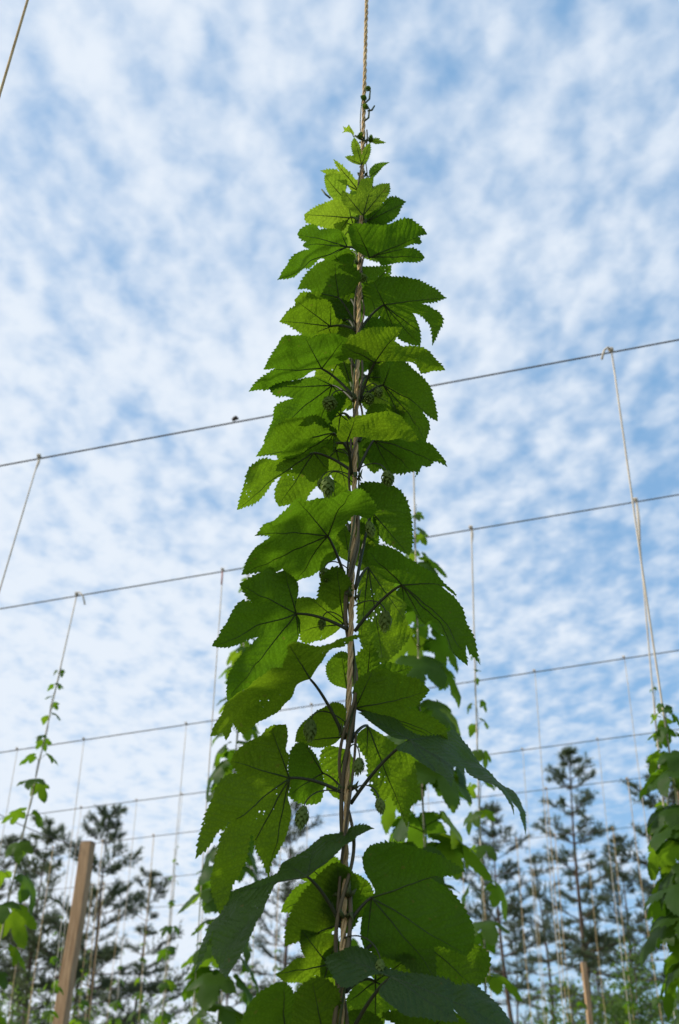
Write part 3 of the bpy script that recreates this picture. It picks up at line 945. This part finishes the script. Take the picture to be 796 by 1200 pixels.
# hop cones
def cone_mesh(h, w, seed):
    mb = MB()
    rng = random.Random(seed)
    rows = 7
    for r_ in range(rows):
        t = (r_ + 0.5) / rows
        rad = w * 0.5 * math.sin(math.pi * (0.12 + 0.80 * t) ** 0.85)
        for q in range(6):
            a = 2 * math.pi * (q + 0.5 * (r_ % 2)) / 6 + rng.uniform(-0.15, 0.15)
            o_ = Vector((math.cos(a), math.sin(a), 0)); s2 = Vector((-o_.y, o_.x, 0))
            c = o_ * rad * 0.72 + Vector((0, 0, -h * t))
            ww = max(0.0016, rad * 0.62); hh = h * 0.26
            b = len(mb.v)
            mb.v += [c + Vector((0, 0, hh * 0.4)) - s2 * ww * 0.5, c + Vector((0, 0, hh * 0.4)) + s2 * ww * 0.5,
                     c + o_ * rad * 0.38 + s2 * ww * 0.8 - Vector((0, 0, hh * 0.25)), c + o_ * rad * 0.42 - Vector((0, 0, hh * 0.85)),
                     c + o_ * rad * 0.38 - s2 * ww * 0.8 - Vector((0, 0, hh * 0.25)), c + o_ * rad * 0.46 - Vector((0, 0, hh * 0.1))]
            mb.f += [(b, b + 1, b + 5), (b + 1, b + 2, b + 5), (b + 2, b + 3, b + 5), (b + 3, b + 4, b + 5), (b + 4, b, b + 5)]
    mb.tube([Vector((0, 0, 0)), Vector((0, 0, -h * 0.5)), Vector((0, 0, -h * 0.92))], [w * 0.22, w * 0.34, w * 0.1], 7)
    return mb
for i, (px, py, ph, pw, ay, dy) in enumerate([
        (384, 560, 24, 17, 568, -0.03), (453, 553, 18, 16, 552, -0.03), (380, 667, 19, 14, 672, -0.03),
        (364, 844, 24, 16, 850, -0.02), (422, 889, 19, 14, 880, -0.05), (444, 936, 17, 12, 930, -0.05),
        (356, 946, 26, 16, 932, -0.03), (388, 466, 16, 18, 466, -0.01), (452, 717, 24, 16, 712, -0.02),
        (432, 462, 15, 13, 466, 0.0), (443, 455, 13, 11, 466, 0.0), (376, 562, 13, 9, 560, 0.0),
        (432, 612, 20, 12, 600, 0.0), (378, 725, 14, 10, 735, 0.02), (446, 1125, 16, 12, 1100, -0.06), (425, 322, 9, 12, 330, -0.02)]):
    top = P(px, py, D0 + dy)
    sc = (top - CAM).length / FPX
    h, w = ph * sc / 1.05, pw * sc * 0.85
    mb = cone_mesh(h, w, i)
    o = mb.build('hop_cone', M['cone'], plant)
    o.location = top - Vector(plant.location)
    o.rotation_euler = (random.Random(i).uniform(-0.2, 0.2), random.Random(i + 50).uniform(-0.25, 0.25), i * 1.3)
    st = MB()
    A = bine_pt(ay)
    d = top - A
    st.tube(bez(A, A + d * 0.4 + Vector((0, 0, 0.022)), A + d * 0.9 + Vector((0, 0, 0.026)), top, 12), 0.0011, 5)
    st.build('cone_stalk', M['petiole'], plant, origin=A)
# curling shoot tips on the twine above the plant
for i, pts in enumerate([[(427, 142), (432, 138), (433, 128), (431, 124)], [(427, 122), (433, 116), (434, 106), (429, 101)],
                         [(431, 130), (436, 129), (439, 124)], [(416, 159), (422, 163), (428, 165), (434, 165)],
                         [(387, 232), (382, 228), (377, 222)], [(430, 215), (437, 219), (439, 223)]]):
    mb = MB()
    q = [P(a, b, D0 - 0.01) for a, b in pts]
    mb.tube(q, [0.0022, 0.0024, 0.0018, 0.0010][:len(q)], 6)
    mb.build('tendril_shoot', M['bine_green'], plant, origin=q[0])
for i, (px, py) in enumerate([(430, 104), (431, 127), (429, 116), (421, 163), (434, 167)]):
    mb = cone_mesh(0.016, 0.011, 70 + i)
    o = mb.build('leaf_bud', M['young'], plant)
    o.location = P(px, py, D0 - 0.012) - Vector(plant.location)
    o.rotation_euler = (2.6, 0.5 * (-1) ** i, i)

# ------------------------------------------------------------------ hop plants of the other rows
def template_leaf(seed, lob, L=0.15):
    rng = random.Random(seed)
    mb = MB()
    J = Vector((0.075, 0, 0.045))
    ex = Vector((0.80, 0.0, -0.60)); ey = Vector((0, 1, 0)); n = ex.cross(ey).normalized()
    if lob == 5:
        tips = [Vector((-0.02, -0.085)), Vector((0.085, -0.095)), Vector((0.15, 0.0)), Vector((0.085, 0.095)), Vector((-0.02, 0.085))]
        sn = [0.75, 0.55, 0.55, 0.75]
    elif lob == 3:
        tips = [Vector((0.055, -0.085)), Vector((0.14, 0.005)), Vector((0.055, 0.085))]
        sn = [0.60, 0.60]
    else:
        tips = [Vector((0.03, -0.05)), Vector((0.13, 0.0)), Vector((0.03, 0.05))]
        sn = [0.85, 0.85]
    tips = [t + Vector((rng.uniform(-.012, .012), rng.uniform(-.012, .012))) for t in tips]
    leaf_mesh(mb, J, ex, ey, n, tips, sn, rng, tooth=0.014, amp=0.005, step=0.02, droop=3.2, wave=0.010, crease=0.005)
    npv = len(mb.v)
    mb.tube(bez(Vector((0, 0, 0)), Vector((0.03, 0, 0.03)), Vector((0.055, 0, 0.05)), J, 6), 0.0020, 5)
    mb.a['lv'] += [(0, 0, 0)] * (len(mb.v) - npv)
    me = bpy.data.meshes.new('leaf')
    me.from_pydata([tuple(v_) for v_ in mb.v], [], mb.f)
    me.materials.append(M['leaf_far'])
    me.polygons.foreach_set('use_smooth', [True] * len(me.polygons))
    me.update()
    return me
TEMPL = [template_leaf(200 + i, (5, 3, 5, 3, 1, 5)[i]) for i in range(6)]

def hop_vine(label, base, top_dir, z_start, z_top, size, seed, node=0.20, side=None, per=2, group='hop plants climbing twines', mature=1.0):
    """base on ground; stem follows base + top_dir*(z-base.z); leaves from z_start to z_top"""
    rng = random.Random(seed)
    root = empty('hop_plant', base)
    mb = MB()
    H = z_top - base.z
    N = max(8, int(H / 0.05))
    pts, rad = [], []
    for i in range(N + 1):
        z = H * i / N
        c = 2 * math.pi * z / 0.45 + seed
        pts.append(base + top_dir * z + Vector((0.009 * math.cos(c), 0.009 * math.sin(c), 0)))
        rad.append(0.0052 * (1 - 0.7 * i / N))
    mb.tube(pts, rad, 5)
    mb.build('bine', M['bine_green'], root, origin=base)
    z = z_start
    a0 = rng.uniform(0, 6.28)
    while z < z_top:
        t = (z_top - z) / max(0.01, mature)
        s_ = size * min(1.0, 0.22 + 0.85 * t) * rng.uniform(0.8, 1.15)
        for q in range(per):
            me = TEMPL[rng.choice((0, 1, 2, 3, 5)) if t > 0.3 else rng.choice((1, 3, 4))]
            o = bpy.data.objects.new('leaf', me)
            link(o, root)
            a = a0 + q * 2 * math.pi / per + rng.uniform(-0.4, 0.4)
            o.location = top_dir * (z - base.z) + Vector((0, 0, rng.uniform(-0.02, 0.02)))
            o.rotation_euler = (rng.uniform(-0.35, 0.35), rng.uniform(-0.45, 0.35), a)
            o.scale = (s_, s_, s_)
        a0 += math.pi / 2 + rng.uniform(-0.5, 0.5)
        z += node * (0.45 + 0.55 * min(1.0, 0.25 + t)) * rng.uniform(0.8, 1.2)
    return tag(root, label, 'hop plant', group)

TG = 'twines hanging from the trellis wires'
def twine_and_vine(wk, px, low, tlabel, vlabel, top_py, z_start, size, seed, r=0.0035, tw_kw={}, **kw):
    t, b = drop(W[wk], px, low)
    if tlabel:
        twine(t, b, tlabel, r, group=TG, slack=0.012, **tw_kw)
    if vlabel:
        d = (t - b) / (t.z - b.z)
        # height at which the growing tip is seen at picture row top_py
        best = None
        for k in range(500):
            z = b.z + (t.z - b.z) * k / 499
            q = b + d * (z - b.z) - CAM
            row = 600 - FPX * q.dot(UPV) / q.dot(FWD)
            if best is None or abs(row - top_py) < best[0]: best = (abs(row - top_py), z)
        hop_vine(vlabel, b, d, b.z + z_start, best[1], size, seed, **kw)
    return t, b

# first wire
twine_and_vine(1, 716, (780, 840), 'pale twine with a hooked loose end on the dark wire, right of the big plant',
               'leafy hop plant under the twine with the hooked loose end', 825, 0.35, 1.40, 21, r=0.0052, tw_kw=dict(tail=(0.085, -1.0)), node=0.13, per=4, mature=0.7)
twine_and_vine(1, 482, (494, 860), 'pale twine coming down close behind the big plant, on its right', 'hop plant growing close behind the right side of the big plant', 590, 0.35, 1.45, 22, r=0.0045, node=0.17, per=3, mature=1.1)
twine_and_vine(1, 46, (0, 690), 'slanting twine tied to the dark wire, left of the big plant', None, 0, 0, 1, 23, r=0.0045, tw_kw=dict(doubled=0.10))
# second wire
twine_and_vine(2, 745, (770, 850), 'pale twine on the second wire, close by the hooked one', 'sparse young hop shoot climbing just behind the leafy one on the right', 800, 0.3, 0.9, 24, r=0.0055, node=0.24, mature=2.0, tw_kw=dict(doubled=0.35))
twine_and_vine(2, 552, (563, 960), 'pale twine with a thickened doubled end, right of the big plant', 'slender hop shoot with few small paired leaves, right of the big plant', 770, 0.4, 1.35, 25, r=0.0052, node=0.26, mature=2.2, tw_kw=dict(doubled=0.13))
twine_and_vine(2, 261, (238, 1010), 'twine with a reddish end tied to the second wire', None, 0, 0, 1, 26, r=0.0036, tw_kw=dict(tape=True))
twine_and_vine(2, 292, (268, 1010), 'twine hidden behind the left leaves of the big plant', 'bushy hop plant close behind the left side of the big plant', 640, 0.35, 1.60, 29, r=0.0045, node=0.16, per=3, mature=2.2)
twine_and_vine(2, 90, (38, 930), 'twine with a loose end hanging off the second wire at the left', 'hop plant with dark leaves thinning out up its twine, left of the wooden post', 775, 0.35, 1.35, 27, r=0.0050, node=0.21, per=2, mature=2.0, tw_kw=dict(tail=(0.10, 1.0)))
twine_and_vine(2, 405, None, None, 'hop plant almost hidden behind the foot of the big plant', 1000, 0.4, 1.0, 28, node=0.22)

# neighbour in the row of the big plant, left of the frame except for leaf tips
tA = Vector((-0.765, D0, 0)); tA.z = W0.at(tA.x).z
tB = P(0, 110, D0); d_ = (tB - tA) / (tB.z - tA.z); bA = tA + d_ * (gz(-0.86) - tA.z)
twine(tA, bA, 'brown twine rising steeply past the top left of the big plant', 0.0036, mat='twine', group=TG)
hop_vine('hop plant in the same row as the big one, only its leaf tips showing', bA, d_, bA.z + 0.3, 2.66, 1.42, 31, node=0.15, per=3, mature=0.9)
nb = Vector((-1.62, D0 - 0.05, gz(-1.62))); nt2 = W0.at(-1.60)  # added hop plant and twine, out of view, casting shade on the lower leaves
twine(nt2, nb, 'brown twine of the unseen hop plant added to shade the big one', 0.0036, mat='twine', group=TG)
hop_vine('unseen tall hop plant added further along the row to shade the big one', nb, (nt2 - nb) / (nt2.z - nb.z), nb.z + 0.3, 3.75, 1.35, 33, node=0.14, per=4, mature=1.2)

# farther rows: twines at about a metre, young plants on some
rr_ = random.Random(77)
far = {3: [98, 218, 365, 480, 626, 731, 20], 4: [95, 160, 213, 300, 500, 612, 700, 770],
       5: [62, 120, 180, 245, 330, 560, 640, 735, 790], 6: [30, 108, 122, 205, 300, 540, 605, 650, 718, 760],
       7: [50, 90, 140, 265, 520, 625, 690]}
fl = {3: 'thin pale twine hanging from the third wire', 4: 'thin pale twine hanging from the wire above the pine tops',
      5: 'tan twine hanging from the wire level with the pine tops', 6: 'tan twine hanging in front of the pine crowns',
      7: 'tan twine of the farthest hop row, in front of the pine trunks'}
for k_, cols in far.items():
    for px in cols:
        t, b = drop(W[k_], px)
        b = b + Vector((rr_.uniform(-0.08, 0.08), rr_.uniform(-0.1, 0.1), 0)); b.z = gz(b.x)
        twine(t, b, fl[k_], 0.0036 if k_ < 5 else 0.0054, group='twines of row %d' % k_, slack=0.03, mat='twine_pale' if k_ < 5 else 'twine')
vl = {3: 'young hop plant low on a twine of the third wire', 4: 'young hop plant low on a twine of the wire above the pine tops',
      5: 'young hop plant on a twine of the wire level with the pine tops', 6: 'pale green hop plant in front of the pines'}
for k_, px, top_py, sz in [(3, 98, 1060, 0.9), (3, 218, 990, 0.8), (3, 365, 1080, 0.9), (3, 626, 1150, 0.9), (3, 731, 1120, 0.9), (3, 480, 980, 1.0),
                           (4, 95, 1100, 0.95), (4, 160, 1110, 0.95), (4, 300, 1075, 0.95), (4, 500, 1080, 0.95), (4, 700, 1130, 0.95), (4, 612, 1150, 0.95),
                           (5, 120, 1110, 1.0), (5, 180, 1085, 1.0), (5, 245, 1100, 1.0), (5, 330, 1090, 1.0), (5, 735, 1085, 1.0), (5, 655, 1140, 1.0),
                           (6, 108, 1120, 1.1), (6, 205, 1130, 1.1), (6, 300, 1120, 1.1), (6, 712, 1105, 1.1), (6, 760, 1120, 1.1), (6, 540, 1130, 1.1)]:
    twine_and_vine(k_, px, None, None, vl[k_], top_py, 0.4, sz, rr_.randint(1, 9999), node=0.24, group='young plants of row %d' % k_, mature=1.2)

# ------------------------------------------------------------------ posts
def timber_post(base, top, w, label, yaw, group=None):
    root = empty('wooden_post', base)
    ax = (top - base)
    x = Vector((math.cos(yaw), math.sin(yaw), 0)); t = ax.normalized()
    x = (x - t * x.dot(t)).normalized(); y = t.cross(x)
    mb = MB()
    ch = 0.06
    def ringpts(c, s_):
        h = w / 2 * s_
        q = []
        for (sx, sy) in ((-1, -1), (1, -1), (1, 1), (-1, 1)):
            e = ch * w
            if sx * sy > 0:
                q += [c + x * (sx * (h)) + y * (sy * (h - e)), c + x * (sx * (h - e)) + y * (sy * h)]
            else:
                q += [c + x * (sx * (h - e)) + y * (sy * h), c + x * (sx * h) + y * (sy * (h - e))]
        return q
    n = 10
    for i in range(n + 1):
        mb.v += ringpts(base.lerp(top, i / n) + x * (0.006 * math.sin(i * 1.7)), 1.0 + 0.012 * math.sin(i * 2.3))
    for i in range(n):
        for k in range(8):
            a = i * 8 + k; b = i * 8 + (k + 1) % 8
            mb.f.append((a, b, b + 8, a + 8))
    mb.f.append(tuple(n * 8 + k for k in range(8)))
    mb.f.append(tuple(range(8))[::-1])
    mb.build('shaft', M['wood'], root, origin=base, smooth=False)
    cpm = MB()
    cpm.v += ringpts(top + t * 0.003, 0.985) + ringpts(top + t * 0.012, 0.93)
    for k in range(8):
        cpm.f.append((k, (k + 1) % 8, 8 + (k + 1) % 8, 8 + k))
    cpm.f.append(tuple(8 + k for k in range(8)))
    cpm.build('end_grain', M['wood_end'], root, origin=top, smooth=False)
    H = ax.length
    for k, f in enumerate((0.35, 0.52, 0.64)):
        b = MB()
        c = top - t * (H * f * 0.9)
        c0 = c - x * (w * 0.46) + y * (-w * 0.25)
        b.tube([c0 + x * 0.02, c0 - x * 0.045, c0 - x * 0.06], [0.014, 0.014, 0.022], 6)
        b.build('bolt', M['bolt'], root, origin=c0)
    return tag(root, label, 'post', group)
pd = 12.0
pt = P(104, 988, pd); pq = P(72, 1195, pd)
dd_ = (pq - pt) / (pq.z - pt.z)
pb_ = pt + dd_ * (gz(pt.x) - 0.15 - pt.z)
timber_post(pb_, pt, 0.128, 'square sawn timber post leaning in front of the left pines', math.radians(-13))
pt = P(684, 1128, 20.0)
timber_post(Vector((pt.x, pt.y, gz(pt.x) - 0.15)), pt, 0.085, 'small pale timber post before the foot of the tallest right pine', math.radians(10))
# the slack guy line to the big post
gl = MB()
a = P(-60, 922, 11.0); b = P(101, 996, 12.0)
pts = [a.lerp(b, i / 12) - Vector((0, 0, 0.05 * math.sin(math.pi * i / 12))) for i in range(13)]
gl.tube(pts, 0.005, 5)
tag(gl.build('guy_wire', M['wire'], origin=b), 'thin guy wire slanting down to the leaning timber post', 'wire')

# ------------------------------------------------------------------ pines and shrubs
def pine(px, top_py, D, label, seed, spread=0.20, first=0.40, dens=1.0, lean=(0.0, 0.0), mat='needles', low_px=None):
    rng = random.Random(seed)
    top = P(px, top_py, D)
    if low_px is not None:
        q = P(low_px[0], low_px[1], D)
        d = (q - top) / (q.z - top.z)
        bx = top.x + d.x * (gz(top.x) - top.z)
    else:
        bx = top.x + rng.uniform(-0.4, 0.4)
    base = Vector((bx, top.y, gz(bx) - 0.1))
    H = top.z - base.z
    root = empty('pine_tree', base)
    def axis(t):
        p = base.lerp(top, t)
        p.x += 0.10 * math.sin(t * 5 + seed); p.y += 0.10 * math.sin(t * 4 + seed * 2)
        return p
    tr = MB()
    n = 22
    tr.tube([axis(i / n) for i in range(n + 1)], [0.135 * H / 12 * (1 - 0.93 * (i / n) ** 0.9) for i in range(n + 1)], 8)
    tr.build('trunk', M['bark'], root, origin=base)
    lb = MB(); nd = MB()
    def tuft(c, d, s_):
        d = d.normalized()
        for q in range(int(8 * dens)):
            r = Vector((rng.gauss(0, 1), rng.gauss(0, 1), rng.gauss(0, 1)))
            e = (d * 0.9 + r * 0.62).normalized()
            sv = e.cross(Vector((rng.gauss(0, 1), rng.gauss(0, 1), rng.gauss(0, 1))))
            if sv.length < 1e-4: continue
            sv.normalize()
            L = s_ * rng.uniform(0.6, 1.25); w = 0.011
            b = len(nd.v)
            nd.v += [c - sv * w, c + sv * w, c + e * L + sv * w * 0.4, c + e * L - sv * w * 0.4]
            nd.f.append((b, b + 1, b + 2, b + 3))
    nwh = int(17 * H / 12)
    for w_ in range(nwh):
        t = min(0.985, first + (0.985 - first) * max(0.0, (w_ + rng.uniform(-0.4, 0.4)) / (nwh - 1)) ** 0.92)
        c = axis(t)
        rel = (1 - t) / (1 - first)
        ln0 = H * spread * (0.10 + 0.95 * rel ** 0.75) * (0.65 + 0.35 * math.sin(min(1.0, (1 - rel) * 2.2 + 0.3) * 1.57))
        nb = rng.choice((3, 4, 4, 5)) if rel > 0.08 else 4
        a0 = rng.uniform(0, 6.28)
        for k in range(nb):
            if rng.random() < 0.14 and rel > 0.2: continue
            a = a0 + 2 * math.pi * k / nb + rng.uniform(-0.35, 0.35)
            L = ln0 * rng.choice((0.35, 0.7, 0.9, 1.1, 1.45)) * rng.uniform(0.8, 1.15)
            up = 0.60 - 0.58 * rel + rng.uniform(-0.25, 0.25)
            dirv = Vector((math.cos(a), math.sin(a), up)).normalized()
            pts = []
            for i in range(7):
                f = i / 6
                p = c + dirv * (L * f) + Vector((0, 0, L * (0.10 * f * f - 0.06 * f * (rel))))
                p += Vector((rng.uniform(-1, 1), rng.uniform(-1, 1), rng.uniform(-1, 1))) * 0.03 * L * f
                pts.append(p)
            lb.tube(pts, [0.030 * (0.35 + 0.65 * rel) * (1 - 0.8 * i / 6) * H / 12 for i in range(7)], 5, cap=False)
            # twigs with needle tufts towards the outer half
            nt_ = max(6, int(L * 11))
            for q in range(nt_):
                f = 0.22 + 0.78 * (q + rng.random()) / nt_
                i = min(5, int(f * 6)); p = pts[i].lerp(pts[i + 1], f * 6 - i)
                td = (dirv + Vector((rng.uniform(-1, 1), rng.uniform(-1, 1), rng.uniform(-0.15, 0.75)))).normalized()
                tl = rng.uniform(0.2, 0.75) * min(1.0, 0.35 + L * 0.4) * (1.15 - 0.5 * f)
                e = p + td * tl
                lb.tube([p, e], [0.008, 0.004], 3, cap=False)
                for z in (0.35, 0.7, 1.0):
                    tuft(p.lerp(e, z), td + Vector((0, 0, 0.3)), 0.17)
            tuft(pts[-1], dirv, 0.22); tuft(pts[-1], dirv, 0.2)
    for q in range(8):
        tuft(axis(0.93 + 0.07 * q / 7), Vector((0, 0, 1)), 0.2)
    tag(lb.build('limbs', M['bark'], root, origin=base), kind='stuff')
    tag(nd.build('crown', M[mat], root, origin=base), kind='stuff')
    return tag(root, label, 'tree', 'pine trees behind the hop yard')
pine(668, 880, 38, 'tallest slim pine with a bare straight trunk on the right', 1, 0.19, 0.33, low_px=(690, 1190))
pine(574, 948, 36, 'thin pine with a bare lower trunk next to the big plant on the right', 2, 0.17, 0.42, 0.9, low_px=(598, 1170))
pine(770, 898, 33, 'broad dense pine standing behind the leafy right hop plant', 3, 0.27, 0.30, 1.2)
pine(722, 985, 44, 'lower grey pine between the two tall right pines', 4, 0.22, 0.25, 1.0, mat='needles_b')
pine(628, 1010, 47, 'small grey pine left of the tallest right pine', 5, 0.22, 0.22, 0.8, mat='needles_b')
pine(132, 955, 35, 'tall dark pine right behind the leaning timber post', 6, 0.25, 0.28, 1.3, low_px=(98, 1200))
pine(62, 970, 36, 'dark pine left of the leaning timber post', 7, 0.27, 0.22, 1.3)
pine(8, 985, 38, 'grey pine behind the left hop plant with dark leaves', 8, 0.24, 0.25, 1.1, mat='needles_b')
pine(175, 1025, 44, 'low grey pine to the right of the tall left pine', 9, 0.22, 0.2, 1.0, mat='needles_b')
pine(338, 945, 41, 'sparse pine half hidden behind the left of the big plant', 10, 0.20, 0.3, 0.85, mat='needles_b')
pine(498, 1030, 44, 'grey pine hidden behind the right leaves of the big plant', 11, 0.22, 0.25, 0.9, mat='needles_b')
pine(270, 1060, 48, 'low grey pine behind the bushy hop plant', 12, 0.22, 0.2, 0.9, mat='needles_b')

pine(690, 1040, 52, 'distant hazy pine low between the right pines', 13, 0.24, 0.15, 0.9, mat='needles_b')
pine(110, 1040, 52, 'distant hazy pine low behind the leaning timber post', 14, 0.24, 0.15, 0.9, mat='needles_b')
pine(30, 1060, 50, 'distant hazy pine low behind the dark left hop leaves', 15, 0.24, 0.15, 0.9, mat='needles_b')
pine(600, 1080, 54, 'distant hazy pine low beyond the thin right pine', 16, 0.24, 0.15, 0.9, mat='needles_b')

def shrub(px, top_py, D, label, seed, wid):
    rng = random.Random(seed)
    top = P(px, top_py, D)
    base = Vector((top.x, top.y, gz(top.x) - 0.05))
    H = top.z - base.z
    root = empty('leafy_shrub', base)
    st = MB(); lf = MB()
    for q in range(11):
        a = rng.uniform(0, 6.28); r = wid * math.sqrt(rng.random())
        e = base + Vector((math.cos(a) * r, math.sin(a) * r, H * rng.uniform(0.6, 1.0) * (1 - 0.35 * r / wid)))
        c = base + Vector((math.cos(a) * r * 0.3, math.sin(a) * r * 0.3, H * 0.4))
        pts = bez(base, base.lerp(c, 0.6), c.lerp(e, 0.4), e, 10)
        st.tube(pts, [0.035 * (1 - 0.85 * i / 10) for i in range(11)], 5)
        for z in range(420):
            f = rng.uniform(0.3, 1.0); i = min(9, int(f * 10))
            p = pts[i].lerp(pts[i + 1], f * 10 - i) + Vector((rng.gauss(0, 1), rng.gauss(0, 1), rng.gauss(0, 0.8))) * 0.26
            d = Vector((rng.gauss(0, 1), rng.gauss(0, 1), rng.gauss(-0.3, 0.7))).normalized()
            s2 = d.cross(Vector((rng.gauss(0, 1), rng.gauss(0, 1), rng.gauss(0, 1)))).normalized()
            L = rng.uniform(0.07, 0.12); w = L * 0.38
            b = len(lf.v)
            lf.v += [p, p + d * L * 0.45 + s2 * w, p + d * L, p + d * L * 0.45 - s2 * w]
            lf.f.append((b, b + 1, b + 2, b + 3))
    st.build('stems', M['bark'], root, origin=base)
    tag(lf.build('crown', M['birch_leaf'], root, origin=base), kind='stuff')
    return tag(root, label, 'shrub', 'leafy shrubs under the pines')
shrub(165, 1070, 25, 'pale green leafy shrub below the tall left pine', 1, 1.2)
shrub(45, 1090, 27, 'pale green leafy shrub left of the leaning timber post', 2, 1.3)
shrub(720, 1045, 28, 'pale green leafy shrub right of the tallest right pine', 3, 1.1)
shrub(655, 1120, 27, 'pale green leafy shrub left of the small pale post', 4, 1.0)
shrub(340, 1100, 28, 'pale green leafy shrub seen through the lower leaves of the big plant', 5, 1.2)
shrub(550, 1150, 30, 'pale green leafy shrub right of the big plant foot', 6, 1.0)
shrub(250, 1130, 29, 'pale green leafy shrub behind the bushy hop plant', 7, 1.1)
